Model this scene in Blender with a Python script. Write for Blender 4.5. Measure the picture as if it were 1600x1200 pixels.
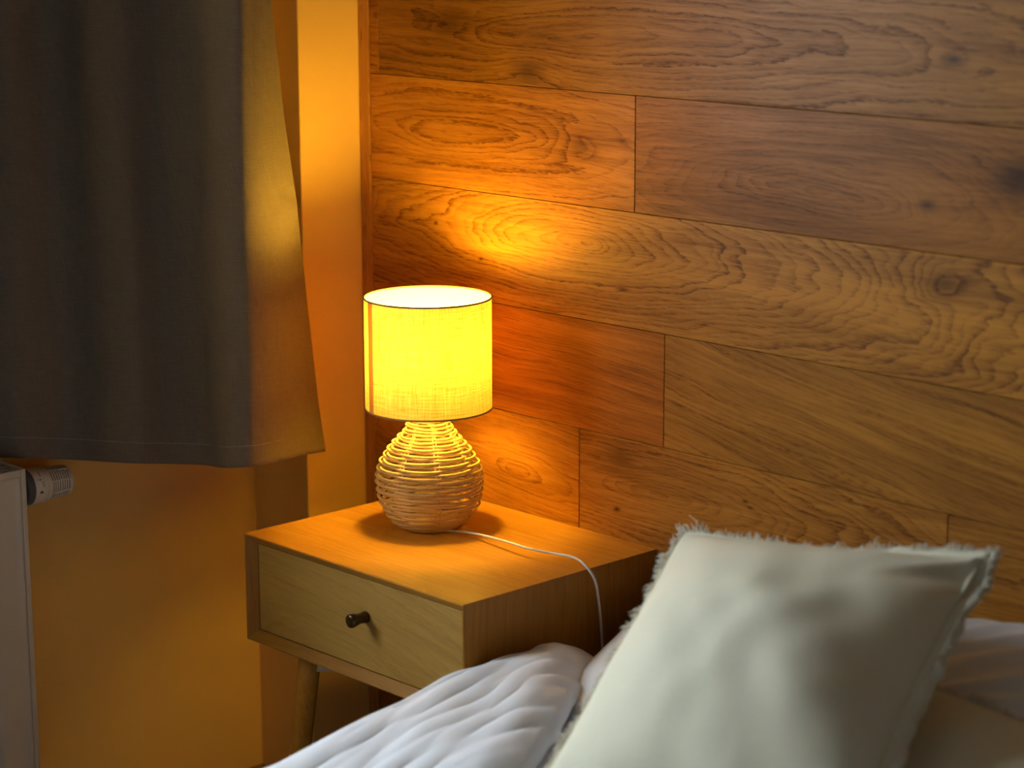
import bpy, bmesh, math, random
from mathutils import Vector, Matrix, noise

# ------------------------------------------------------------------ scene, camera, light
for o in list(bpy.data.objects): bpy.data.objects.remove(o)
S = bpy.context.scene
COL = S.collection
T = 0.545            # height of the nightstand top; all shapes below are written with z = 0 at that height
V = Vector
PI = math.pi

cam_d = bpy.data.cameras.new('camera')
cam = bpy.data.objects.new('camera', cam_d); COL.objects.link(cam)
YAW, PITCH, ROLL = 0.8111, 0.2138, -0.0025
fwd = V((-math.sin(YAW)*math.cos(PITCH), math.cos(YAW)*math.cos(PITCH), -math.sin(PITCH)))
rgt = V((math.cos(YAW), math.sin(YAW), 0)); up = rgt.cross(fwd)
r2 = rgt*math.cos(ROLL) + up*math.sin(ROLL); u2 = up*math.cos(ROLL) - rgt*math.sin(ROLL)
mw = Matrix((r2, u2, -fwd)).transposed().to_4x4()
mw.translation = V((2.7139, -2.4031, 0.9614 + T))
cam.matrix_world = mw
cam_d.sensor_width = 36; cam_d.sensor_fit = 'HORIZONTAL'
cam_d.lens = 3533.02/1600*36
cam_d.clip_start = .05
cam_d.dof.use_dof = True
cam_d.dof.focus_distance = 3.42
cam_d.dof.aperture_fstop = 2.8
S.camera = cam

S.view_settings.view_transform = 'Standard'
S.view_settings.look = 'None'
S.view_settings.exposure = 0.0
S.view_settings.gamma = 1.0
S.view_settings.use_curve_mapping = False

w = bpy.data.worlds.new('world'); S.world = w; w.use_nodes = True
w.node_tree.nodes['Background'].inputs[0].default_value = (.55, .72, 1, 1)
w.node_tree.nodes['Background'].inputs[1].default_value = 0.6

# daylight through the window in the left wall
WY0, WY1, WZ0, WZ1 = -1.85, -1.0, 0.28, 1.36
ld = bpy.data.lights.new('window_daylight', 'AREA'); ld.shape = 'RECTANGLE'
ld.size = WY1-WY0; ld.size_y = WZ1-WZ0; ld.energy = 78; ld.color = (.81, .93, 1)
lo = bpy.data.objects.new('window_daylight', ld); COL.objects.link(lo)
lo.location = (-.62, (WY0+WY1)/2, (WZ0+WZ1)/2+T)
lo.rotation_euler = V((0, 0, -1)).rotation_difference(V((1, 0, 0))).to_euler()
lo.rotation_euler = (math.radians(90), 0, math.radians(-90))
LAMP_POWER = 310.0       # emission strength of the bulb
LAMP_COL = (1, .60, .05)

# ------------------------------------------------------------------ node helper
class N:
    def __init__(s, name):
        s.m = bpy.data.materials.new(name); s.m.use_nodes = True
        s.t = s.m.node_tree; s.t.nodes.clear()
        s.out = s.t.nodes.new('ShaderNodeOutputMaterial')
    def n(s, typ, ins=None, **kw):
        nd = s.t.nodes.new('ShaderNode'+typ)
        for k, v in kw.items(): setattr(nd, k, v)
        for k, v in (ins or {}).items():
            if hasattr(v, 'is_linked') or hasattr(v, 'links'): s.t.links.new(v, nd.inputs[k])
            else: nd.inputs[k].default_value = v
        return nd
    def math(s, op, a, b=0.0, c=0.0, clamp=False):
        nd = s.n('Math', {0: a, 1: b, 2: c}, operation=op); nd.use_clamp = clamp
        return nd.outputs[0]
    def vec(s, x, y, z): return s.n('CombineXYZ', {0: x, 1: y, 2: z}).outputs[0]
    def noise(s, v, scale=1.0, detail=2.0, rough=.5):
        return s.n('TexNoise', {'Vector': v, 'Scale': scale, 'Detail': detail, 'Roughness': rough}).outputs['Fac']
    def mix(s, f, a, b, mode='MIX'):
        nd = s.t.nodes.new('ShaderNodeMix'); nd.data_type = 'RGBA'; nd.blend_type = mode
        for i, v in ((0, f), (6, a), (7, b)):
            if hasattr(v, 'links'): s.t.links.new(v, nd.inputs[i])
            else: nd.inputs[i].default_value = v
        return nd.outputs[2]
    def ramp(s, v, a, b):
        return s.n('MapRange', {'Value': v, 'From Min': a, 'From Max': b}, interpolation_type='SMOOTHSTEP').outputs[0]
    def bump(s, h, st=.3, d=.001):
        return s.n('Bump', {'Height': h, 'Strength': st, 'Distance': d}).outputs[0]
    def bsdf(s, **k):
        ins = {kk.replace('_', ' '): v for kk, v in k.items()}
        return s.n('BsdfPrincipled', ins).outputs[0]
    def done(s, sh):
        s.t.links.new(sh, s.out.inputs[0]); return s.m

def C(r, g, b): return (r, g, b, 1)

def oak(name, light, dark, red, rough=.4, spec=.5, knots=(), ring=1.0, fib=1.0, blot=1.0):
    n = N(name)
    wc = n.n('Attribute', attribute_name='wc').outputs['Vector']
    wp = n.n('Attribute', attribute_name='wp').outputs['Vector']
    wq = n.n('Attribute', attribute_name='wq').outputs['Vector']
    a = n.n('SeparateXYZ', {0: wc}); gx, gy0, gd = a.outputs
    p = n.n('SeparateXYZ', {0: wp}); pb, pl, tone = p.outputs
    q = n.n('SeparateXYZ', {0: wq}); redm, rstr, tilt = q.outputs
    gy = n.math('ADD', gy0, n.math('MULTIPLY', gx, tilt))
    mul = lambda x, k: n.math('MULTIPLY', x, k)
    n1 = n.math('SUBTRACT', n.noise(n.vec(mul(gx, 1.9), mul(gy, 8.0), gd), 1.0, 3.0, .5), .5)
    n2 = n.math('SUBTRACT', n.noise(n.vec(mul(gx, 5.0), mul(gy, 16.0), n.math('ADD', gd, 31.7)), 1.0, 2.0), .5)
    n3 = n.math('SUBTRACT', n.noise(n.vec(mul(gx, 22.0), mul(gy, 55.0), gd), 1.0, 3.0, .6), .5)
    gyw = n.math('ADD', gy, mul(n1, .055))
    h = n.math('ADD', mul(gx, pb), mul(n2, .045))
    r = n.math('SQRT', n.math('ADD', n.math('MULTIPLY', gyw, gyw), n.math('MULTIPLY', h, h)))
    ph = n.math('ADD', n.math('DIVIDE', r, pl), mul(n3, .65))
    ph = n.math('ADD', ph, mul(n.noise(n.vec(mul(gx, 85.0), mul(gy, 420.0), gd), 1.0, 1.0), .30))
    ph = n.math('ADD', ph, mul(n.noise(n.vec(mul(r, 70.0), gd, mul(gx, .5)), 1.0, 1.0), 2.2))
    dk = None
    if knots:
        pos = n.n('SeparateXYZ', {0: n.n('TexCoord').outputs['Object']})
        wx = n.math('ADD', pos.outputs[0], mul(n1, .03)); wz = n.math('ADD', pos.outputs[2], mul(n2, .03))
        for (kx, kz, ks, kd, kp) in knots:
            dx = mul(n.math('SUBTRACT', wx, kx), .55/ks); dz = mul(n.math('SUBTRACT', wz, kz), 1/ks)
            d2 = n.math('ADD', n.math('MULTIPLY', dx, dx), n.math('MULTIPLY', dz, dz))
            e = n.math('POWER', 2.718, mul(d2, -1.0))
            if kp: ph = n.math('ADD', ph, mul(n.math('POWER', 2.718, mul(d2, -.25)), kp))
            e = mul(e, kd)
            dk = e if dk is None else n.math('MAXIMUM', dk, e)
    fr = n.math('FRACT', ph)
    ringv = n.math('POWER', fr, 2.6)
    rr_ = n.n('TexWhiteNoise', {'W': n.math('ADD', n.math('FLOOR', ph), mul(gd, 13.0))}, noise_dimensions='1D').outputs['Value']
    rr_ = n.math('ADD', mul(rr_, .95), .35)
    edge = n.ramp(fr, 1.0, .90)
    ringv = n.math('MULTIPLY', ringv, edge)
    brk = n.ramp(n.noise(n.vec(mul(gx, 60.0), mul(gy, 420.0), gd), 1.0, 2.0, .6), .32, .62)
    ringv = n.math('MULTIPLY', ringv, n.math('ADD', mul(brk, .75), .25))
    ringv = n.math('MULTIPLY', ringv, rr_)
    ringv = n.math('MULTIPLY', ringv, rstr)
    f1 = n.noise(n.vec(mul(gx, 14.0), mul(gyw, 620.0), mul(gd, 3.0)), 1.0, 3.0, .65)
    f2 = n.noise(n.vec(mul(gx, 3.0), mul(gyw, 110.0), mul(gd, 2.0)), 1.0, 3.0, .6)
    pores = n.ramp(n.noise(n.vec(mul(gx, 45.0), mul(gy, 900.0), gd), 1.0, 1.0), .62, .72)
    bl = n.noise(n.vec(mul(gx, 2.6), mul(gyw, 14.0), n.math('ADD', gd, 9.1)), 1.0, 3.0, .55)
    d = mul(ringv, .74*ring)
    d = n.math('ADD', d, mul(n.math('SUBTRACT', f1, .5), 1.1*fib))
    d = n.math('ADD', d, mul(n.math('SUBTRACT', f2, .5), .9*fib))
    d = n.math('ADD', d, mul(n.math('SUBTRACT', bl, .42), 1.5*blot))
    d = n.math('ADD', d, mul(pores, .22*fib))
    d = n.math('ADD', d, .16, clamp=True)
    col = n.mix(d, C(*light), C(*dark))
    col = n.mix(redm, col, n.mix(1.0, col, C(*red), 'MULTIPLY'))
    tv = n.n('CombineColor', {0: tone, 1: tone, 2: tone}).outputs[0]
    col = n.mix(1.0, col, tv, 'MULTIPLY')
    if dk is not None:
        col = n.mix(dk, col, C(dark[0]*.22, dark[1]*.2, dark[2]*.2))
    hgt = n.math('ADD', mul(ringv, -.5), mul(f1, -.6))
    rg = n.math('ADD', mul(d, .12), rough-.03)
    return n.done(n.bsdf(Base_Color=col, Roughness=rg, Specular_IOR_Level=spec, Normal=n.bump(hgt, .22, .0006)))

def cloth(name, col, col2, thread=900.0, var=.25, rough=.95, bump=.25, sheen=.0, trans=0.0, tcol=None, use_attr=True, slub=.3, lining=None):
    n = N(name)
    if use_attr: v = n.n('Attribute', attribute_name='wc').outputs['Vector']
    else: v = n.n('TexCoord').outputs['Object']
    a = n.n('SeparateXYZ', {0: v}); x, y, z = a.outputs
    mul = lambda q, k: n.math('MULTIPLY', q, k)
    wx = n.noise(n.vec(mul(x, thread), mul(y, thread*.05), z), 1.0, 1.0)
    wy = n.noise(n.vec(mul(x, thread*.05), mul(y, thread), z), 1.0, 1.0)
    wv = n.math('ADD', wx, wy)
    sx = n.noise(n.vec(mul(x, thread*.35), mul(y, thread*.015), z), 1.0, 2.0)
    sy = n.noise(n.vec(mul(x, thread*.015), mul(y, thread*.35), z), 1.0, 2.0)
    sv = n.math('ADD', sx, sy)
    f = n.math('ADD', mul(n.math('SUBTRACT', wv, 1.0), 2.2*var), mul(n.math('SUBTRACT', sv, 1.0), 3.0*slub))
    f = n.math('ADD', f, .5, clamp=True)
    c = n.mix(f, C(*col2), C(*col))
    nr = n.bump(wv, bump, .0008)
    if trans:
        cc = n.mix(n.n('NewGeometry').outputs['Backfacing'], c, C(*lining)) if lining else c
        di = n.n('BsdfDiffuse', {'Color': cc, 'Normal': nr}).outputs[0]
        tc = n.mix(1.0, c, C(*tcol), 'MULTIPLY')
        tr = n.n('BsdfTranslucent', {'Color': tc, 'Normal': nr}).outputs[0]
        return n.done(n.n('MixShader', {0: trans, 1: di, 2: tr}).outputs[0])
    return n.done(n.bsdf(Base_Color=c, Roughness=rough, Specular_IOR_Level=.15, Normal=nr, Sheen_Weight=sheen))

def plain(name, col, rough=.5, metal=0.0, var=.06, scale=30.0, bump=.0, bscale=200.0, spec=.5, emit=None):
    n = N(name)
    o = n.n('TexCoord').outputs['Object']
    f = n.noise(o, scale, 3.0)
    d = tuple(c*(1-var*2) for c in col)
    c = n.mix(f, C(*d), C(*[min(1, k*(1+var)) for k in col]))
    kw = dict(Base_Color=c, Roughness=rough, Metallic=metal, Specular_IOR_Level=spec)
    if bump: kw['Normal'] = n.bump(n.noise(o, bscale, 3.0, .6), bump, .002)
    if emit:
        kw['Emission_Color'] = C(*emit[0]); kw['Emission_Strength'] = emit[1]
    return n.done(n.bsdf(**kw))

# ------------------------------------------------------------------ mesh helper
class B:
    def __init__(s): s.v = []; s.f = []; s.wc = []; s.wp = []; s.wq = []
    def add(s, vs, fs, wc=None, wp=(.2, .006, 1), wq=(0, 1, 0)):
        o = len(s.v); s.v += [V(p) for p in vs]
        s.f += [tuple(i+o for i in f) for f in fs]
        s.wc += [V(p) for p in (wc if wc else vs)]
        s.wp += [wp]*len(vs); s.wq += [wq]*len(vs)
    def box(s, x0, x1, y0, y1, z0, z1, g=None, wp=(.2, .006, 1), wq=(0, 1, 0)):
        vs = [(x, y, z) for x in (x0, x1) for y in (y0, y1) for z in (z0, z1)]
        fs = [(0, 1, 3, 2), (4, 6, 7, 5), (0, 4, 5, 1), (2, 3, 7, 6), (0, 2, 6, 4), (1, 5, 7, 3)]
        s.add(vs, fs, [g(V(p)) for p in vs] if g else None, wp, wq)
    def grid(s, P, nu, nv, W=None, close_u=False):
        vs = [P(i, j) for i in range(nu) for j in range(nv)]
        wc = [W(i, j) for i in range(nu) for j in range(nv)] if W else None
        fs = []
        for i in range(nu if close_u else nu-1):
            for j in range(nv-1):
                a = i*nv+j; b = ((i+1) % nu)*nv+j
                fs.append((a, b, b+1, a+1))
        s.add(vs, fs, wc)
    def tube(s, pts, r, n=8, closed=False, caps=True, wcf=None):
        pts = [V(p) for p in pts]; m = len(pts)
        rr = r if hasattr(r, '__len__') else [r]*m
        vs = []; up0 = None; wc = []
        for i, p in enumerate(pts):
            if closed: d = pts[(i+1) % m]-pts[i-1]
            else: d = pts[min(i+1, m-1)]-pts[max(i-1, 0)]
            d.normalize()
            if up0 is None: up0 = d.orthogonal().normalized()
            up0 = (up0-d*up0.dot(d)).normalized(); bb = d.cross(up0)
            for k in range(n):
                a = 2*PI*k/n; q = p+(up0*math.cos(a)+bb*math.sin(a))*rr[i]
                vs.append(q)
        fs = []
        for i in range(m if closed else m-1):
            for k in range(n):
                a = i*n+k; b = i*n+(k+1) % n; c = ((i+1) % m)*n+(k+1) % n; e = ((i+1) % m)*n+k
                fs.append((a, b, c, e))
        if caps and not closed:
            fs.append(tuple(range(n))[::-1]); fs.append(tuple((m-1)*n+k for k in range(n)))
        s.add(vs, fs, [wcf(q) for q in vs] if wcf else None)
    def lathe(s, prof, c, axis=V((0, 0, 1)), n=48, xa=None, W=None):
        axis = V(axis).normalized(); c = V(c)
        xa = V(xa) if xa else axis.orthogonal().normalized(); ya = axis.cross(xa)
        m = len(prof); vs = []; wc = []
        for k in range(n):
            a = 2*PI*k/n
            for (rr, h) in prof:
                vs.append(c+axis*h+(xa*math.cos(a)+ya*math.sin(a))*rr)
        fs = [(k*m+j, ((k+1) % n)*m+j, ((k+1) % n)*m+j+1, k*m+j+1) for k in range(n) for j in range(m-1)]
        s.add(vs, fs)
    def make(s, name, mat, parent=None, smooth=False, bevel=0, seg=2, subsurf=0, solid=0, soff=0, kind=None, label=None):
        me = bpy.data.meshes.new(name)
        off = V((0, 0, 0))
        if parent is not None:
            p = parent
            while p is not None:
                off += p.location; p = p.parent
            off -= V((0, 0, T))
        me.from_pydata([tuple(v-off) for v in s.v], [], s.f)
        for nm, dat in (('wc', s.wc), ('wp', s.wp), ('wq', s.wq)):
            at = me.attributes.new(nm, 'FLOAT_VECTOR', 'POINT')
            at.data.foreach_set('vector', [c for v in dat for c in v])
        me.materials.append(mat)
        bm = bmesh.new(); bm.from_mesh(me); bmesh.ops.recalc_face_normals(bm, faces=bm.faces[:]); bm.to_mesh(me); bm.free()
        if smooth:
            for p in me.polygons: p.use_smooth = True
        o = bpy.data.objects.new(name, me); COL.objects.link(o)
        if parent is not None: o.parent = parent
        else: o.location = (0, 0, T)
        if bevel:
            b = o.modifiers.new('bevel', 'BEVEL'); b.width = bevel; b.segments = seg; b.limit_method = 'ANGLE'; b.angle_limit = .6
        if solid:
            b = o.modifiers.new('solid', 'SOLIDIFY'); b.thickness = solid; b.offset = soff
        if subsurf:
            b = o.modifiers.new('sub', 'SUBSURF'); b.levels = subsurf; b.render_levels = subsurf
        if kind: o['kind'] = kind
        if label: o['label'] = label
        return o

def thing(name, label, cat, loc, group=None):
    o = bpy.data.objects.new(name, None); COL.objects.link(o)
    o.location = V(loc)+V((0, 0, T)); o.empty_display_size = .05
    o['label'] = label; o['category'] = cat
    if group: o['group'] = group
    return o
def tag(o, label, cat, group=None):
    o['label'] = label; o['category'] = cat
    if group: o['group'] = group
    return o
def fn(x, y, z=0.0): return noise.noise(V((x, y, z)))
def ss(a, b, x):
    t = max(0, min(1, (x-a)/(b-a))); return t*t*(3-2*t)
def spline(pts, n):
    """Catmull-Rom through pts, n samples per span."""
    pts = [V(p) for p in pts]; out = []
    for i in range(len(pts)-1):
        p0 = pts[max(i-1, 0)]; p1 = pts[i]; p2 = pts[i+1]; p3 = pts[min(i+2, len(pts)-1)]
        for k in range(n):
            t = k/n
            out.append(.5*((2*p1)+(p2-p0)*t+(2*p0-5*p1+4*p2-p3)*t*t+(3*p1-p0-3*p2+p3)*t**3))
    out.append(pts[-1]); return out

# ------------------------------------------------------------------ materials
KN = [(.04, .763, .022, .55, 2.0), (.221, .6978, .02, .7, 2.5), (.331, .5895, .014, .45, 2.0),
      (.9695, .5644, .007, .75, 1.2), (1.104, .612, .024, .85, 2.0), (.0051, .4432, .0032, .9, 0), (.1111, .3948, .003, .9, 0),
      (1.004, .4675, .014, .55, 2.5), (1.0, .7516, .009, .85, 1.5), (.6703, .1103, .003, .8, 0), (.679, .1006, .003, .8, 0),
      (.4125, .043, .0035, .9, 0), (.43, .125, .02, .5, 1.2), (1.0, .10, .003, .8, 0), (.0, .42, .03, .3, 1.0), (.42, .385, .006, .5, .6)]
M_plank = oak('oak_planks', (.44, .190, .030), (.125, .040, .005), (1.0, .64, .42), rough=.36, spec=.13, knots=KN)
M_trim = oak('oak_trim', (.50, .23, .05), (.22, .08, .015), (1, .7, .5), rough=.45)
M_stand = oak('oak_nightstand', (.52, .25, .034), (.25, .10, .011), (1, .75, .55), rough=.42, spec=.2, ring=.55, fib=.8, blot=.6)
M_drawer = oak('oak_drawer_front', (.46, .275, .068), (.25, .135, .03), (1, .75, .55), rough=.45, spec=.25, ring=.5, fib=.5, blot=.7)
M_floor = oak('floor_boards', (.32, .19, .10), (.16, .08, .04), (1, .75, .55), rough=.5)
def plaster():
    n = N('cream_plaster'); o = n.n('TexCoord').outputs['Object']
    c = n.mix(n.noise(o, 3.0, 3.0), C(.80, .50, .14), (.87, .56, .17, 1))
    hgt = n.math('ADD', n.noise(o, 260.0, 3.0, .6), n.math('MULTIPLY', n.noise(o, 28.0, 2.0), 1.5))
    pit = n.ramp(n.noise(o, 60.0, 1.0), .78, .84)
    hgt = n.math('SUBTRACT', hgt, n.math('MULTIPLY', pit, 2.0))
    return n.done(n.bsdf(Base_Color=c, Roughness=.8, Specular_IOR_Level=.1, Normal=n.bump(hgt, .35, .0012)))
M_plaster = plaster()
M_white = plain('white_paint', (.5, .48, .44), .6, var=.03)
M_roomwall = plain('room_wall_paint', (.16, .13, .10), .8, var=.03)
M_ceil = plain('ceiling_paint', (.26, .24, .21), .8, var=.03)
M_joint = plain('dark_joint', (.03, .018, .01), .9)
M_curtain = cloth('curtain_linen', (.195, .150, .110), (.135, .104, .077), thread=800, var=.5, bump=.35, slub=.12)
M_stitch = plain('curtain_thread', (.42, .37, .30), .9)
M_cushion = cloth('linen_cushion', (.80, .78, .62), (.70, .68, .52), thread=1400, var=.3, bump=.2, slub=.15)
M_fringe = plain('linen_fringe', (.74, .70, .58), .95)
M_white_cotton = cloth('white_cotton', (.82, .86, .91), (.76, .80, .86), thread=1800, var=.2, bump=.12, slub=.1)
M_sheet = cloth('white_sheet', (.80, .81, .84), (.75, .76, .80), thread=1800, var=.2, bump=.1, slub=.1)
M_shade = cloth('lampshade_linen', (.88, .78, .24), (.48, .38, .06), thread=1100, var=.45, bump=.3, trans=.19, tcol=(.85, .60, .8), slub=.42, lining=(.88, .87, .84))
M_rim = plain('lampshade_rim', (.34, .24, .12), .8)
M_seam = cloth('lampshade_seam', (.55, .42, .22), (.42, .30, .14), thread=1100, trans=.6, tcol=(1, .9, .6), use_attr=False)
M_rattan = plain('natural_rattan', (.80, .57, .25), .42, var=.18, scale=18, spec=.5)
M_metal = plain('lamp_fitting_metal', (.5, .48, .44), .35, 1.0)
M_bulb = plain('glowing_bulb', (1, .9, .7), .3, emit=(LAMP_COL, LAMP_POWER))
M_cord = plain('white_cord_plastic', (.75, .74, .70), .45)
M_knob = plain('dark_bronze', (.10, .065, .035), .28, .9, var=.2)
M_rad = plain('radiator_enamel', (.56, .48, .38), .4, var=.04)
M_raddark = plain('radiator_inside', (.16, .13, .10), .6)
M_valve = plain('valve_plastic', (.74, .65, .50), .45, var=.04)
M_valvedark = plain('valve_dark_ring', (.10, .10, .095), .5)
M_ink = plain('valve_print', (.03, .03, .03), .7)

# ------------------------------------------------------------------ room shell
def struct(b, name, mat, **k):
    o = b.make(name, mat, **k); o['kind'] = 'structure'; return o
XR, YF, ZB, ZT = 3.6, -3.6, -T, 1.95
NX = -.325                                    # niche wall
PX, PY = -.179, -.127                         # projecting corner of the left wall
b = B()
b.box(NX-.02, XR, YF, .06, ZB-.05, ZB, g=lambda p: V((p.y, p.x, 3)))
floor = b
fl = B(); k = 0
x = -.4
random.seed(4)
while x < XR:
    y = YF - random.random()*.8
    while y < .02:
        L = 1.2; y0 = max(y, YF); y1 = min(y+L, .02)
        if y1 > y0+.02:
            fl.box(x, min(x+.188, XR), y0, y1-.0015, ZB-.014, ZB, g=lambda p, s=k: V((p.y-y-.5, p.x-x-.09, s*3.7)),
                   wp=(random.uniform(.05, .2), .008, random.uniform(.85, 1.05)))
            k += 1
        y += L
    x += .1895
struct(fl, 'floor', M_floor, bevel=.0006, seg=1)
b = B(); b.box(-.9, XR, YF, .1, ZT, ZT+.05); struct(b, 'ceiling', M_ceil)
b = B(); b.box(XR, XR+.05, YF, .1, ZB, ZT); struct(b, 'wall_right', M_roomwall)
b = B(); b.box(-.9, XR, YF-.05, YF, ZB, ZT); struct(b, 'wall_front', M_roomwall)

# left wall: a projecting pier next to the wooden wall, then the window niche
b = B()
b.box(-.62, PX, PY, .02, ZB, ZT)
b.box(-.62, NX, WY1, PY+.001, ZB, ZT)
b.box(-.62, NX, WY0, WY1, ZB, WZ0)
b.box(-.62, NX, WY0, WY1, WZ1, ZT)
b.box(-.62, NX, YF, WY0, ZB, ZT)
struct(b, 'wall_left', M_plaster, bevel=.002)
wn = B()
for (a0, a1, c0, c1) in ((WY0, WY1, WZ0, WZ0+.05), (WY0, WY1, WZ1-.05, WZ1), (WY0, WY0+.05, WZ0+.05, WZ1-.05), (WY1-.05, WY1, WZ0+.05, WZ1-.05), ((WY0+WY1)/2-.03, (WY0+WY1)/2+.03, WZ0+.05, WZ1-.05)):
    wn.box(-.52, -.46, a0, a1, c0, c1)
win = struct(wn, 'window_1', M_white, bevel=.003)
n = N('window_glass')
gl = n.n('BsdfGlossy', {'Color': C(1, 1, 1), 'Roughness': .02}).outputs[0]
tr = n.n('BsdfTransparent', {'Color': C(.97, .98, 1)}).outputs[0]
M_glass = n.done(n.n('MixShader', {0: .06, 1: tr, 2: gl}).outputs[0])
g = B(); g.box(-.493, -.489, WY0+.04, WY1-.04, WZ0+.04, WZ1-.04); g.make('pane', M_glass, parent=win)
sl = B(); sl.box(-.46, NX+.02, WY0-.02, WY1+.0, WZ0-.02, WZ0+.001); struct(sl, 'trim_2', M_white, bevel=.003)

# wooden wall of wide oak boards
GZ = .0004; GX = .0005
rows = [(-.545, -.5293), (-.5293, -.3579), (-.3579, -.1864), (-.1864, -.015), (-.015, .1578), (.1578, .3288), (.3288, .5022), (.5022, .6737), (.6737, .8457), (.8457, 1.017), (1.017, 1.189), (1.189, 1.361), (1.361, 1.533), (1.533, 1.705), (1.705, 1.877), (1.877, 1.95)]
X0 = -.153; X1 = XR
seams = {4: [.3341, 1.0204, 2.5], 5: [.5092, 2.2], 6: [1.75, 2.9], 7: [.4462, 1.9, 3.0], 8: [-.13, 1.6, 2.9]}
# board style by (row, index): grain centre x, centre z, taper, ring width, tone, red, ring strength, tilt
spec = {
 (4, 0): (.20, .065, .16, .009, 1.12, .15, .8, .10), (4, 1): (.50, .085, .22, .0075, 1.0, .10, 1.1, 0), (4, 2): (1.3, .09, .1, .007, .95, .1, .9, 0),
 (5, 0): (-.3, .10, .06, .0055, 1.0, .50, .55, .03), (5, 1): (1.1, .36, .10, .013, .95, .0, .75, .16),
 (6, 0): (.3116, .447, .21, .0068, 1.15, .0, 1.25, 0),
 (7, 0): (.06, .592, .17, .010, 1.05, .25, 1.1, 0), (7, 1): (.78, .563, .18, .0062, .80, .30, .75, 0),
 (8, 0): (-.14, .77, .3, .009, .95, .3, 1.2, 0), (8, 1): (.34, .757, .085, .0085, .84, .05, 1.15, 0)}
random.seed(11)
pb = B(); bid = 0
for ri, (z0, z1) in enumerate(rows):
    cuts = seams.get(ri)
    if cuts is None:
        cuts = []; xx = X0+random.uniform(.3, 1.3)
        while xx < X1-.1: cuts.append(xx); xx += random.uniform(.9, 1.5)
    xs = [X0]+cuts+[X1]
    for i in range(len(xs)-1):
        sp = spec.get((ri, i))
        if sp is None:
            sp = (random.uniform(xs[i], xs[i+1]), random.uniform(z0, z1), random.uniform(.08, .2), random.uniform(.006, .01), random.uniform(.85, 1.08), random.uniform(0, .4), random.uniform(.6, 1.1), random.uniform(-.04, .04))
        cx, cz, tp, lam, tone, red, rs, tilt = sp
        g = lambda p, cx=cx, cz=cz, s=bid: V((p.x-cx, p.z-cz, s*5.31+p.y))
        pb.box(xs[i]+GX, xs[i+1]-GX, 0, .014, z0+GZ, z1-GZ, g=g, wp=(tp, lam, tone), wq=(red, rs, tilt))
        bid += 1
wb = struct(pb, 'wall_back', M_plank, bevel=.0007, seg=1)
b = B(); b.box(-.62, XR, .0145, .06, ZB, ZT); struct(b, 'wall_back_core', M_joint)
# edging strip between boards and plaster
b = B(); b.box(PX+.0015, X0-.0008, -.003, .0143, ZB, ZT, g=lambda p: V((p.z-.3, p.x+.166, 2.2)), wp=(.02, .006, 1.0), wq=(.2, 1, .004))
struct(b, 'trim_1', M_trim, bevel=.001)

# ------------------------------------------------------------------ nightstand
W_, D_, H_ = .5, .394, .17
ns = thing('nightstand', 'oak nightstand with one drawer and angled legs standing between curtain and bed', 'nightstand', (W_/2, -D_/2, -T))
ZB2 = -H_
t = .015; YB = -.002
def mitre(kind):
    """one side of the mitred carcass; front edge bevelled inwards"""
    b = B(); d = .013
    def fr(x0, z0, x1, z1, ix0, iz0, ix1, iz1, g, wp, wq):
        # outer edge (x0,z0)-(x1,z1), inner edge; knife front at y=-D, chamfer back to y=-D+d
        vs = [(x0, -D_, z0), (x1, -D_, z1), (x1, YB, z1), (x0, YB, z0),
              (ix0, -D_+d, iz0), (ix1, -D_+d, iz1), (ix1, YB, iz1), (ix0, YB, iz0),
              (x0+(ix0-x0)*.12, -D_-.0004, z0+(iz0-z0)*.12), (x1+(ix1-x1)*.12, -D_-.0004, z1+(iz1-z1)*.12)]
        fs = [(0, 1, 2, 3), (4, 7, 6, 5), (0, 8, 9, 1), (8, 4, 5, 9), (3, 2, 6, 7), (0, 3, 7, 4, 8), (1, 9, 5, 6, 2)]
        b.add(vs, fs, [g(V(v)) for v in vs], wp, wq)
    o = {'top': (0, 0, W_, 0, t, -t, W_-t, -t), 'bottom': (W_, ZB2, 0, ZB2, W_-t, ZB2+t, t, ZB2+t),
         'left': (0, ZB2, 0, 0, t, ZB2+t, t, -t), 'right': (W_, 0, W_, ZB2, W_-t, -t, W_-t, ZB2+t)}[kind]
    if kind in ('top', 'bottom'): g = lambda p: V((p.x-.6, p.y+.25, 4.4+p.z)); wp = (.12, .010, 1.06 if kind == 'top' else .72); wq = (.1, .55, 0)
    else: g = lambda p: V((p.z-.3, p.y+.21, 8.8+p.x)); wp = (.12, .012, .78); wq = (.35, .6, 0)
    fr(*o, g, wp, wq)
    return b
mitre('top').make('top_panel', M_stand, ns)
mitre('bottom').make('bottom_panel', M_stand, ns)
mitre('left').make('side_panel', M_stand, ns)
mitre('right').make('side_panel', M_stand, ns)
b = B(); b.box(t, W_-t, -.01, YB, ZB2+t, -t, g=lambda p: V((p.x, p.z, 1))); b.make('back_panel', M_stand, ns)
dr = B(); dr.box(t+.0012, W_-t-.0012, -D_+.0135, -D_+.031, ZB2+t+.0012, -t-.0012,
                 g=lambda p: V((p.x-.20, p.z+.17, 6.1+p.y)), wp=(.30, .016, 1.0), wq=(0, 1.1, .12))
drw = dr.make('drawer', M_drawer, ns, bevel=.001)
b = B(); b.box(t+.004, W_-t-.004, -D_+.0312, -.03, ZB2+t+.002, ZB2+t+.012)
for (a0, a1) in ((t+.004, t+.016), (W_-t-.016, W_-t-.004)): b.box(a0, a1, -D_+.0312, -.03, ZB2+t+.012, -t-.02)
b.make('drawer_box', M_drawer, drw)
b = B()
KX, KZ = .2735, -.0735
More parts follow.
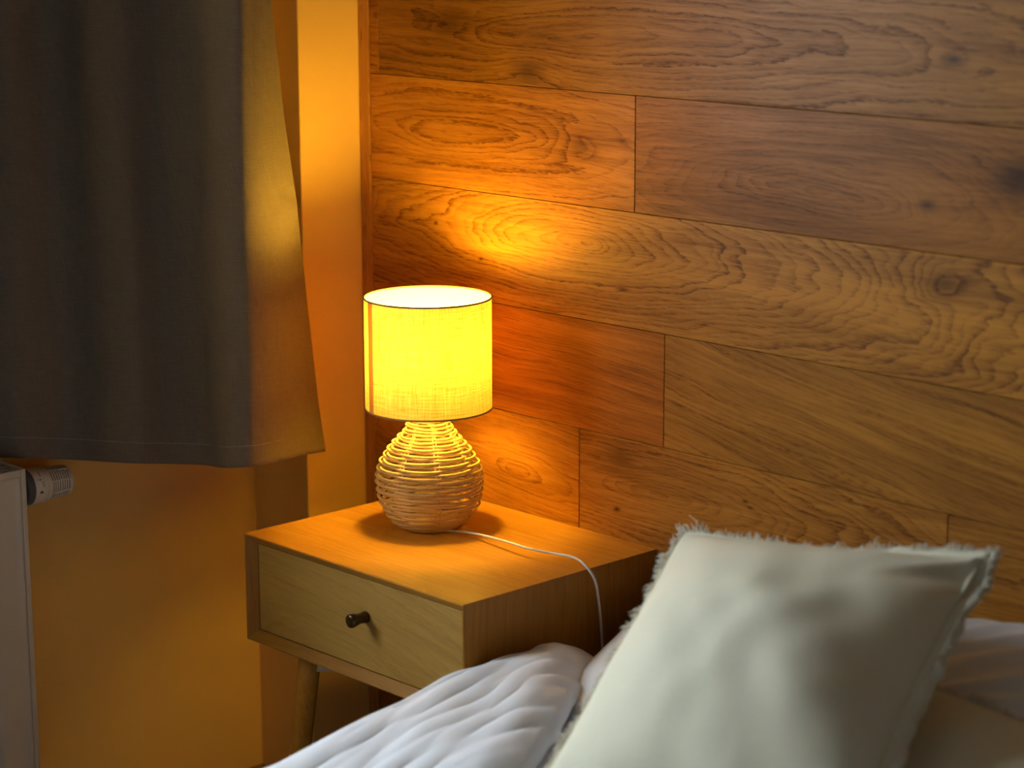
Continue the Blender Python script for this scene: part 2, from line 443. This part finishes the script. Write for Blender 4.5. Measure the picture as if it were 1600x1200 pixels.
prof = [(0, .0), (.0090, .0), (.0092, .004), (.0080, .009), (.0078, .014), (.0090, .020), (.0103, .025), (.0106, .029), (.0098, .0315), (.007, .0325), (.0, .0328)]
b.lathe(prof, (KX, -D_+.0136, KZ), (0, -1, 0), 28)
b.make('knob', M_knob, drw, smooth=True, label='dark bronze knob')
legs = [(.105, -.352, -1, -1), (.395, -.352, 1, -1), (.105, -.05, -1, 1), (.395, -.05, 1, 1)]
for (lx, ly, sx, sy) in legs:
    b = B(); pts = []; rr = []
    for k in range(9):
        q = k/8; z = ZB2-.004-(T-H_-.004)*q
        pts.append((lx+sx*.056*q, ly+sy*.012*q, z)); rr.append(0.0172*(1-q)+.0125*q+.0012*math.sin(q*PI))
    b.tube(pts, rr, 20, wcf=lambda p: V((p.z, p.x-lx, p.y)))
    b.make('leg', M_stand, ns, smooth=True)
# frame rails between the legs, crossing under the box
b = B()
def rail(b, p, q, z0, z1, w=.009):
    p = V((p[0], p[1], 0)); q = V((q[0], q[1], 0)); d = (q-p).normalized(); s = V((-d.y, d.x, 0))*w
    vs = []
    for a in (p, q):
        for sg in (-1, 1):
            for z in (z0, z1): vs.append(a+s*sg+V((0, 0, z)))
    b.add(vs, [(0, 1, 3, 2), (4, 6, 7, 5), (0, 4, 5, 1), (2, 3, 7, 6), (0, 2, 6, 4), (1, 5, 7, 3)])
rail(b, (.105, -.352), (.395, -.05), -.205, ZB2)
b.make('rail', M_rad, ns, label='pale crossing rail')

# ------------------------------------------------------------------ lamp
LX, LY = .1665, -.1600
lamp = thing('table_lamp', 'lit table lamp with cream linen drum shade and round woven rattan base on nightstand', 'lamp', (LX, LY, 0))
prof = [(0.0022, .046), (.008, .055), (.016, .063), (.026, .0705), (.038, .0765), (.052, .081), (.066, .0828), (.080, .0825), (.093, .0800), (.105, .0757), (.118, .0682), (.130, .0595), (.141, .0495), (.152, .0405), (.164, .0345), (.176, .0315), (.188, .0305), (.2, .030)]
def R(z):
    if z <= prof[0][0]: return prof[0][1]
    for (a, ra), (c, rc) in zip(prof, prof[1:]):
        if z <= c: return ra+(rc-ra)*(z-a)/(c-a)
    return prof[-1][1]
b = B(); random.seed(3)
nr = 33
# rods follow the outline at an even spacing along the slope
zs = []; z = .0026; 
while z < .196:
    zs.append(z)
    slope = abs(R(z+.001)-R(z-.001))/.002
    z += .0056/math.sqrt(1+slope*slope)**.8
for k, z in enumerate(zs):
    A = .0031*min(1, R(z)/.07); sg = 1 if k % 2 else -1
    pts = []; m = 96
    tl = random.uniform(-.0008, .0008); ta = random.uniform(0, 6.28); ro = random.uniform(-.0006, .0006)
    for i in range(m):
        th = 2*PI*i/m
        rr = R(z)+ro-.0022+sg*A*math.sin(4*(th+.55))
        pts.append((LX+rr*math.cos(th), LY+rr*math.sin(th), z+tl*math.cos(th+ta)+.0005*math.sin(3*th+k)))
    b.tube(pts, .00215, 7, closed=True)
base = thing_base = b.make('lamp_base', M_rattan, lamp, smooth=True)
b = B()
for i in range(16):
    th = 2*PI*(i//2)/8-.55+(.045 if i % 2 else -.045)
    b.tube([(LX+(R(z)-.0024)*math.cos(th), LY+(R(z)-.0024)*math.sin(th), z) for z in [.001+.199*q/30 for q in range(31)]], .0013, 6)
b.make('stakes', M_rattan, base, smooth=True)
b = B(); b.lathe([(0, .0005), (.046, .0005), (.048, .004), (.0, .006)], (LX, LY, 0), n=32); b.make('foot_disc', M_rattan, base)
b = B(); b.lathe([(.0, .190), (.028, .190), (.028, .198), (.008, .2), (.008, .222), (.017, .224), (.017, .262), (.0, .263)], (LX, LY, 0), n=28)
b.make('socket', M_metal, lamp, smooth=False)
b = B(); bp = [(0, .262), (.012, .264), (.0135, .272), (.020, .282), (.0275, .292), (.0285, .303), (.025, .315), (.016, .323), (0, .327)]
b.lathe(bp, (LX, LY, 0), n=32); b.make('bulb', M_bulb, lamp, smooth=True)
SR, SZ0, SZ1 = .0975, .189, .361
b = B(); ns_ = 96; nz = 14
def sp_(i, j): a = 2*PI*i/ns_; return V((LX+SR*math.cos(a), LY+SR*math.sin(a), SZ0+(SZ1-SZ0)*j/nz))
b.grid(sp_, ns_, nz+1, W=lambda i, j: V((SR*2*PI*i/ns_, (SZ1-SZ0)*j/nz, 0)), close_u=True)
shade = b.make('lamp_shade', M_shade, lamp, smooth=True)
for z in (SZ0, SZ1):
    b = B(); b.tube([(LX+SR*math.cos(2*PI*i/96), LY+SR*math.sin(2*PI*i/96), z) for i in range(96)], .0015, 8, closed=True)
    b.make('rim', M_rim, shade, smooth=True)
# overlapping seam of the fabric (left, seen from the bed)
b = B(); a0 = math.radians(-48-64)
a0 = math.atan2(-math.cos(YAW), math.sin(YAW))  # towards the camera
ac = a0-math.asin(.87)
b.grid(lambda i, j: V((LX+(SR+.0006)*math.cos(ac+(i-2)*.036), LY+(SR+.0006)*math.sin(ac+(i-2)*.036), SZ0+(SZ1-SZ0)*j/8)), 5, 9)
b.make('seam', M_seam, shade, smooth=True)
b = B()
for k in range(3):
    a = k*2*PI/3+.5
    b.tube([(LX+.012*math.cos(a), LY+.012*math.sin(a), .207), (LX+.05*math.cos(a), LY+.05*math.sin(a), .205), (LX+.0965*math.cos(a), LY+.0965*math.sin(a), .192)], .0012, 6)
b.tube([(LX+.012*math.cos(2*PI*i/24), LY+.012*math.sin(2*PI*i/24), .207) for i in range(24)], .0018, 6, closed=True)
b.make('shade_carrier', M_metal, shade, smooth=True)
cp = [(LX+.03, LY-.02, .006), (.2149, -.1700, .0032), (.2485, -.1600, .006), (.3056, -.163, .011), (.3615, -.1694, .014), (.4031, -.1699, .014), (.4355, -.1573, .012), (.4739, -.1538, .0135), (.5035, -.1600, .010), (.5200, -.1560, -.008), (.5185, -.1465, -.038), (.516, -.1385, -.0738), (.515, -.1336, -.1138), (.515, -.1294, -.17), (.515, -.11, -.24), (.513, -.05, -.28), (.51, -.012, -.285)]
b = B(); b.tube(spline(cp, 7), .0019, 8); b.make('power_cord', M_cord, lamp, smooth=True, label='thin white cord')

# ------------------------------------------------------------------ curtain
cur = thing('curtain', 'grey brown linen curtain with stitched hem hanging over the radiator', 'curtain', (-.1, -.45, -.0))
edge = [(.0702, -.1000, -.1521), (.1541, -.0950, -.1687), (.3179, -.0800, -.1985), (.4928, -.0550, -.2351), (.6236, -.0300, -.2746), (.8071, .0, -.3177), (1.1, .003, -.325), (1.4, .003, -.325)]
def edgexy(z):
    for (a, x0, y0), (c, x1, y1) in zip(edge, edge[1:]):
        if z <= c or c == 1.4:
            f = (z-a)/(c-a); return V((x0+(x1-x0)*f, y0+(y1-y0)*f))
cols = [None, (-.052, -.2401), (-.012, -.3144), (.008, -.3571), (.010, -.3855), (-.012, -.3982), (-.045, -.4019), (-.095, -.3986), (-.13, -.4377), (-.135, -.4875), (-.165, -.5141), (-.235, -.5498), (-.245, -.6229), (-.28, -.6686), (-.28, -.7337), (-.25, -.79), (-.28, -.85), (-.24, -.91), (-.27, -.97)]
tops = [(.005, -.333), (.010, -.347), (.012, -.362)]
hemz = [.0702, .0866, .0986, .1036, .1060, .1032, .0978, .0920, .0945, .1020, .1030, .1020, .1145, .1175, .1270, .128, .130, .13, .13]
NSUB = 12
def cur_row(z, fz):
    E_ = edgexy(z); g_ = max(0, min(1, (E_.y+.1521)/(-.3177+.1521)))
    pts = [V((E_.x, E_.y, 0))]
    for a_, c_ in zip(cols[1:4], tops): pts.append(V((a_[0]+(c_[0]-a_[0])*g_, a_[1]+(c_[1]-a_[1])*g_, 0)))
    for k, c in enumerate(cols[4:]):
        d = 1.0 if k < 3 else 1+.25*math.sin(k*2.1)*fz
        pts.append(V((c[0]+.010*fz*fn(k*1.7, z*2.2, 3)*2, c[1]+.006*fz*fn(k*1.3, z*2, 8), 0)))
    return spline(pts, NSUB)
hz = [V((h, 0, 0)) for h in hemz]; hz = [p.x for p in spline(hz, NSUB)]
NZ = 150; ZTOP = 1.36; ncol = len(hz)
grid = []
for j in range(NZ+1):
    q = j/NZ
    zc = .07+(ZTOP-.07)*q
    row = cur_row(zc, min(1, q*1.5)); out = []
    s = 0
    for i, p in enumerate(row):
        z = hz[i]+(ZTOP-hz[i])*q
        if i: s += (row[i]-row[i-1]).length
        d = 0.0
        f = math.exp(-(s/.06)**2)
        d -= .010*math.exp(-((z-(.497+.30*s))/.0065)**2)*f
        d += .004*math.exp(-((z-(.482-.0*s))/.008)**2)*f
        d -= .004*math.exp(-((z-(.462-.45*s))/.006)**2)*f*.8
        d += .0045*fn(s*11, z*1.5, 5)+.0008*fn(s*50, z*30, 1)
        d += .004*math.exp(-((i-ncol*.32)/20)**2)*fn(i*.02, z*6, 2)
        out.append((V((p.x+d*.8, p.y-d*.6, z)), V((s*1.0, z, 0))))
    grid.append(out)
b = B(); b.grid(lambda i, j: grid[j][i][0], ncol, NZ+1, W=lambda i, j: grid[j][i][1])
b.make('fabric', M_curtain, cur, smooth=True, solid=.0016)
fab = cur.children[0]
# hem stitches
b = B(); d0 = 3.4/ (ZTOP-.07) / 100 * NZ
jj = d0
def samp(ci, jf):
    i0 = int(ci); fi = ci-i0; j0 = int(jf); fj = jf-j0
    i1 = min(i0+1, ncol-1); g_ = lambda i, j: grid[j][i][0]
    return (g_(i0, j0)*(1-fi)+g_(i1, j0)*fi)*(1-fj)+(g_(i0, j0+1)*(1-fi)+g_(i1, j0+1)*fi)*fj
ci = 1.0
# even dashes by arc length
step = .0045; acc = 0; last = samp(0.01, jj); onoff = 0; dash = [last]
c_ = 0.01
while c_ < ncol-1.05:
    c_ += .05; p = samp(c_, jj); acc += (p-last).length; last = p
    if onoff == 0: dash.append(p)
    if acc > (.0028 if onoff == 0 else .0017):
        if onoff == 0 and len(dash) > 1:
            nrm = V((.8, -.6, 0))*.0011
            b.tube([dash[0]+nrm, dash[-1]+nrm], .0004, 4)
        onoff = 1-onoff; acc = 0; dash = [p]
b.make('hem_stitching', M_stitch, fab)
b = B(); b.tube([(-.13, -.16, ZTOP+.012), (-.13, -2.5, ZTOP+.012)], .012, 16); b.tube([(-.325, -.22, ZTOP+.012), (-.13, -.22, ZTOP+.012)], .006, 8); b.tube([(-.325, -2.45, ZTOP+.012), (-.13, -2.45, ZTOP+.012)], .006, 8)
tag(b.make('curtain_rod', M_metal, smooth=True), 'metal curtain rod fixed to the window wall above the curtain', 'curtain rod')

# ------------------------------------------------------------------ radiator with thermostatic valve
rad = thing('radiator', 'cream enamelled panel radiator with thermostatic valve below the curtain', 'radiator', (-.25, -1.2, -T))
RX, RE, RZ1, RZ0, RL = -.200, -.652, .111, -.44, -1.75
b = B()
# pressed front panel with border groove and vertical flutes
def prow(yy, zz):
    x = RX
    dy = RE-yy; dz = RZ1-zz; dzb = zz-RZ0; dyl = yy-RL
    m = min(dy-.008, dz-.004, dzb, dyl)
    d = -.003*ss(.0, .012, m)
    if True:
        e = min(dy-.055, dz-.075, dzb-.07)
        fl_ = .5+.5*math.cos((dy-.055)/.033*2*PI)
        d -= .008*ss(0, .02, e)*ss(.2, .75, 1-fl_) if e > 0 else 0
    return x+d
ny, nzz = 330, 60
b.grid(lambda i, j: V((prow(RE-.0095-(RE-RL-.02)*i/ny, RZ1-.008-(RZ1-RZ0-.008)*j/nzz), RE-.0095-(RE-RL-.02)*i/ny, RZ1-.008-(RZ1-RZ0-.008)*j/nzz)), ny+1, nzz+1)
b.make('front_panel', M_rad, rad, smooth=True, solid=.0012)
b = B(); b.box(RX-.093, RX-.090, RL+.01, RE-.01, RZ0, RZ1-.012)
b.make('back_panel', M_rad, rad)
for (a0, a1) in ((RE-.009, RE), (RL, RL+.009)):
    b = B(); b.box(RX-.096, RX+.0015, a0, a1, RZ0+.01, RZ1+.001)
    b.make('side_cover', M_rad, rad, bevel=.0018)
b = B()
b.box(RX-.006, RX+.0005, RL+.009, RE-.009, RZ1-.010, RZ1)
b.box(RX-.096, RX-.089, RL+.009, RE-.009, RZ1-.010, RZ1)
for k in range(4): b.box(RX-.0775+k*.0185, RX-.0735+k*.0185, RL+.009, RE-.009, RZ1-.006, RZ1-.001)
yy = RE-.03
while yy > RL+.02:
    b.box(RX-.089, RX-.006, yy-.003, yy, RZ1-.008, RZ1-.003); yy -= .055
b.make('top_grille', M_rad, rad, bevel=.0006, seg=1)
b = B(); b.box(RX-.086, RX-.014, RL+.03, RE-.03, RZ0+.03, RZ1-.03); b.make('inner_fins', M_raddark, rad)
for yy in (RE-.12, RL+.12):
    for z0 in (RZ0+.08, RZ1-.12):
        b = B(); b.box(NX+.0005, RX-.0935, yy-.012, yy+.012, z0, z0+.04); b.make('bracket', M_rad, rad)
VC = V((-.274, RE, .0600)); va = V((0, 1, 0.0))
def vl(prof, name, mat, parent, n=40, smooth=True):
    b = B(); b.lathe([(r_, h_) for (h_, r_) in prof], VC, va, n); return b.make(name, mat, parent, smooth=smooth)
val = vl([(-.012, 0), (-.012, .011), (.028, .011), (.028, .016), (.040, .016), (.040, 0)], 'valve_body', M_metal, rad)
vl([(.034, .0), (.034, .0268), (.037, .0282), (.045, .0282), (.046, .0255), (.046, 0)], 'collar', M_valvedark, val, smooth=False)
head = vl([(.0455, 0), (.0455, .0278), (.047, .0286), (.0600, .0290), (.0605, .0280), (.0625, .0280), (.063, .0288), (.0655, .0288), (.066, .0276), (.068, .0276), (.0685, .0284), (.071, .0282), (.0715, .027), (.077, .0262), (.078, .0185), (.112, .0165), (.112, .0)], 'thermostat_head', M_valve, val, smooth=False)
b = B()
for k in range(8):
    h_ = .079+k*.0044
    r_ = .0262-.0026*k/7
    b.lathe([(.016, h_), (r_, h_), (r_, h_+.0020), (.016, h_+.0020)], VC, va, 40)
for k in range(8):
    a = k*PI/4+.3
    c = V((math.cos(a), 0, math.sin(a)))
    b.tube([VC+va*.076+c*.0252, VC+va*.113+c*.0232], .0013, 6)
b.make('grip_fins', M_valve, head)
vl([(.1120, 0), (.1120, .0232), (.1145, .0236), (.1165, .0225), (.117, .0)], 'end_cap', M_valve, head)
# printed marks on the scale ring
def mark(pts_list, name='printed_mark'):
    b = B()
    for pts in pts_list:
        P = []
        for (aa, hh) in pts:
            a = math.radians(aa); P.append(VC+va*hh+V((math.cos(a), 0, math.sin(a)))*.0291)
        b.tube(P, .00045, 5)
    b.make(name, M_ink, head)
mark([[(31, .0508), (31, .0568)], [(31, .0568), (27.5, .0552)]], 'digit_mark')
mark([[(-6, .0525), (-6, .0572), (-12, .0572), (-12, .0525), (-6, .0525)], [(-9, .0525), (-9, .0572)], [(-6, .05487), (-12, .05487)]], 'symbol_mark')
mark([[(24-k*2.5, .0588) for k in range(8)]], 'scale_line')
mark([[(62-k*3, .0572) for k in range(8)]], 'scale_line')

# ------------------------------------------------------------------ bed
BX0, BX1, BY0, BY1 = .545, 2.15, -2.08, -.018
bed = thing('bed', 'bed with white mattress beside the nightstand', 'bed', ((BX0+BX1)/2, (BY0+BY1)/2, -T))
b = B(); b.box(BX0+.01, BX1-.01, BY0+.01, BY1, -T+.12, -.36); b.make('bed_frame', M_stand, bed, bevel=.004)
for (lx, ly) in ((BX0+.06, BY0+.06), (BX1-.06, BY0+.06), (BX0+.06, BY1-.06), (BX1-.06, BY1-.06)):
    b = B(); b.tube([(lx, ly, -T+.12), (lx, ly, -T)], [.03, .022], 16); b.make('leg', M_stand, bed, smooth=True)
b = B(); b.box(BX0, BX1, BY0, BY1, -.36, -.165)
b.make('mattress', M_sheet, bed, bevel=.02, seg=5, smooth=True)

b = B()
def shp(i, j):
    x = BX0+.004+(BX1-BX0-.008)*i/120; y = BY1-.004-.80*j/70
    z = -.127-.042*ss(-.52, -.70, y)+.002*fn(x*9, y*14, 3)+.0015*fn(x*30, y*25, 6)
    e = min(x-BX0-.004, BX1-.004-x, BY1-.004-y)
    return V((x, y, z-.022*(1-min(1, e/.03))**2))
b.grid(shp, 121, 71, W=lambda i, j: V((i*.013, j*.011, 0)))
b.make('sheet', M_sheet, bed, smooth=True, solid=.04, soff=-1, label='rumpled white bottom sheet')

# duvet: puffy, turned back diagonally, hanging over the side next to the nightstand
def duvet_edge(x):        # y of the upper edge of the duvet at x
    pts = [(.50, -.150), (.56, -.205), (.64, -.330), (.72, -.45), (.80, -.60), (1.0, -.72), (1.4, -.80), (2.3, -.8)]
    if x <= pts[0][0]: return pts[0][1]
    for (a, ya), (c, yc) in zip(pts, pts[1:]):
        if x <= c: return ya+(yc-ya)*(x-a)/(c-a)
    return pts[-1][1]
def duvet_z(x, y, v):
    e = duvet_edge(x)-y                            # distance down from the edge
    tb = [(-.19, -.100), (-.267, -.094), (-.33, -.0912), (-.42, -.0935), (-.5876, -.1134), (-.738, -.1346), (-1.2, -.155), (-3, -.16)]
    z = tb[0][1]
    for (a, za), (c, zc) in zip(tb, tb[1:]):
        if c <= y <= a: z = za+(zc-za)*(a-y)/(a-c)
    z -= .003
    # folds running down the bed
    w_ = .020*fn(y*3.0, x*2, 4)+.03*y
    f = math.sin((x+w_)*2*PI/.036+2.4*fn(x*8, y*3.2, 2))
    z += .0024*f*(.2+1.8*abs(fn(x*9, y*5, 9)))
    z += .0055*fn(x*26+y*6, y*6, 1)+.0036*fn(x*62+y*9, y*13, 7)+.0012*fn(x*120+y*14, y*24, 2)
    z += .014*fn(x*4+1.3, y*3.3, 6)*ss(.56, .75, x)
    z -= (.030-.014*ss(.58, .68, x))*(1-min(1, e/.075))**1.6                       # rounds down to the sheet at the edge
    z += .009*math.exp(-((x-.550)/.022)**2-((y+.270)/.013)**2)
    return z
b = B(); NU, NV = 190, 170
def dP(i, j):
    u = i/(NU-1); v = j/(NV-1)
    # u: 0 hangs at the side, then over the top
    s = -.16+u*(1.75)**1.0*1.0 if False else -.15+1.75*(u**1.35)
    xe = .532
    if s < 0: x = xe-.006+.006*math.cos(min(1, -s/.03)*PI/2)-.010*min(1, -s/.05)+.004*fn(v*20, s*10, 3); drop = -s
    else: x = xe+s; drop = 0
    ye = duvet_edge(max(x, .5))
    y = ye+(-1.95-ye)*(v**1.25)
    z = duvet_z(max(x, xe), y, v)-drop
    if s > 0: z -= .012*(1-min(1, s/.03))**2
    if v < .0001: z -= .006
    return V((x, y, z))
b.grid(dP, NU, NV, W=lambda i, j: V((i*.009, j*.011, 0)))
tag(b.make('duvet', M_white_cotton, smooth=True, solid=.022, soff=-1, subsurf=1), 'white rumpled duvet lying on the bed beside the nightstand', 'duvet')

# pillow: generic stuffed square
def stuffed(b, cx, M3, hw, hh, th, seed, wr=1.0, nu=64, nv=64, inset=.05, fold=None, back=.8, pw=2.6, ep=.55, rc=0):
    """two bulging faces meeting in a seam; M3 columns = local axes"""
    def pos(u, v, side):
        x = u*hw*(1-inset*(1-abs(v)**2)*abs(u)**2); y = v*hh*(1-inset*(1-abs(u)**2)*abs(v)**2)
        e = max(0, (1-abs(u)**pw))*max(0, (1-abs(v)**pw))
        if rc: q_ = max(0, -u*v)**6*(1 if u < 0 else .0); x *= 1-rc*q_; y *= 1-rc*.6*q_
        z = th*e**ep*(1 if side > 0 else -back)
        k = e**.35
        z += wr*k*(.0065*fn(x*7+seed, y*7, seed)+.005*fn(x*18, y*18+seed, side+seed))
        if fold: z += fold(u, v, side, k)
        return cx+M3[0]*x+M3[1]*y+M3[2]*z
    for side in (1, -1):
        b.grid(lambda i, j: pos(-1+2*i/nu, -1+2*j/nv, side), nu+1, nv+1,
               W=lambda i, j: V(((-1+2*i/nu)*hw, (-1+2*j/nv)*hh, side)))
    return pos
def axes(X, Y):
    X = V(X).normalized(); Y = V(Y); Y = (Y-X*X.dot(Y)).normalized(); return (X, Y, X.cross(Y))

# white bed pillow leaning on the wooden wall
b = B()
ax = axes((1, 0, .15), (0, .93, .36))
pos = stuffed(b, V((.93, -.222, -.072)), ax, .39, .212, .062, 5.0, wr=.8, inset=.04,
        fold=lambda u, v, s, k: k*(.0042*math.sin(((v*.7-u*1.1)*34)+4*fn(u*3, v*3, 2))*ss(.2, .6, u) if s > 0 else 0), nu=110, nv=80)
tag(b.make('pillow', M_white_cotton, smooth=True), 'white cotton bed pillow leaning on the wooden wall behind the linen cushions', 'pillow')

# linen cushions with frayed fringe
def linen_cushion(c, ax, hs, th, seed, label, fold=None, group=None):
    b = B(); root = None
    o_ = thing('cushion', label, 'cushion', (c.x, c.y, c.z), group)
    pos = stuffed(b, c, ax, hs, hs, th, seed, wr=1.0, inset=.055, fold=fold, nu=90, nv=90, pw=2.0, ep=.75, back=.6, rc=.035)
    cov = b.make('cover', M_cushion, o_, smooth=True)
    # frayed flange and threads
    rnd = random.Random(int(seed*10)); fb = B(); fl_ = B()
    per = []
    n_ = 260
    for side_ in range(4):
        for i in range(n_):
            q = -1+2*i/n_
            u, v = [(q, -1), (1, q), (-q, 1), (-1, -q)][side_]
            per.append((u, v))
    m = len(per)
    def rim(k, off):
        u, v = per[k % m]
        off *= (1.25 if u >= 1 else .25 if u <= -1 else (.15+.85*ss(-.1, .8, u)) if v >= 1 else 1)
        p = pos(u, v, 1); d = (ax[0]*u*abs(u)**5+ax[1]*v*abs(v)**5)
        d = d.normalized()
        return p+d*off, d
    def flg(k, j):
        p, d = rim(k, [-.002, .008, .016][j]*(1+.25*fn(k*.07, seed)))
        return p+ax[2]*((.0025*fn(k*.05, j*2, seed)-.005*(per[k % m][0] >= 1))*j)
    fl_.grid(flg, m, 3, W=lambda k, j: V((k*.0017, j*.006, 0)), close_u=True)
    for k in range(m*3):
        kk = k/3; p, d = rim(int(kk), .009+.003*rnd.random())
        p2, _ = rim(int(kk)+1, .010); p = p.lerp(p2, kk % 1)
        tl = (ax[0]*rnd.uniform(-1, 1)+ax[1]*rnd.uniform(-1, 1))*.5+ax[2]*rnd.uniform(-.6, .8)
        L = rnd.uniform(.004, .0125)*(.9+1.3*fn(kk*.09, seed*2)) * (1.6 if rnd.random() < .04 else 1)
        dd = (d+tl*.8).normalized(); cv = (ax[2]*rnd.uniform(-1, 1)+d.cross(ax[2])*rnd.uniform(-1, 1))*L*.45
        fb.tube([p, p+dd*L*.5+cv*.5, p+dd*L+cv*.1-V((0, 0, L*.15))], [.00065, .0006, .00035], 4)
    fl_.make('flange', M_cushion, o_, smooth=True, solid=.0015)
    f = fb.make('fringe', M_fringe, o_); f['kind'] = 'stuff'
    return o_, pos
ax1 = axes((.983, .161, .091), (-.184, .802, .568))
def fold1(u, v, s, k):
    if s < 0: return 0
    d = 0
    # crease running in from the upper right corner
    a = (v-.92)-(u-.93)*.62
    d += .014*math.exp(-(a/.055)**2)*ss(.45, .9, u)*k**.2*.7
    a2 = (v-.80)-(u-.93)*.35
    d -= .014*math.exp(-(a2/.11)**2)*ss(.3, .85, u)*.7
    d += .006*k*math.sin((u*.8+v*1.2)*5+.6)*ss(-.2, .5, u)
    return d
linen_cushion(V((1.038, -.404, .038)), ax1, .216, .104, 1.7, 'fringed cream linen cushion standing in front, left of the other linen cushion', fold1, 'linen cushions')
ax2 = axes((.9, .35, -.2), (-.3, .8, .45))
linen_cushion(V((1.39, -.351, -.084)), ax2, .175, .05, 4.2, 'linen cushion lying low at the right edge, partly behind the fringed one', None, 'linen cushions')
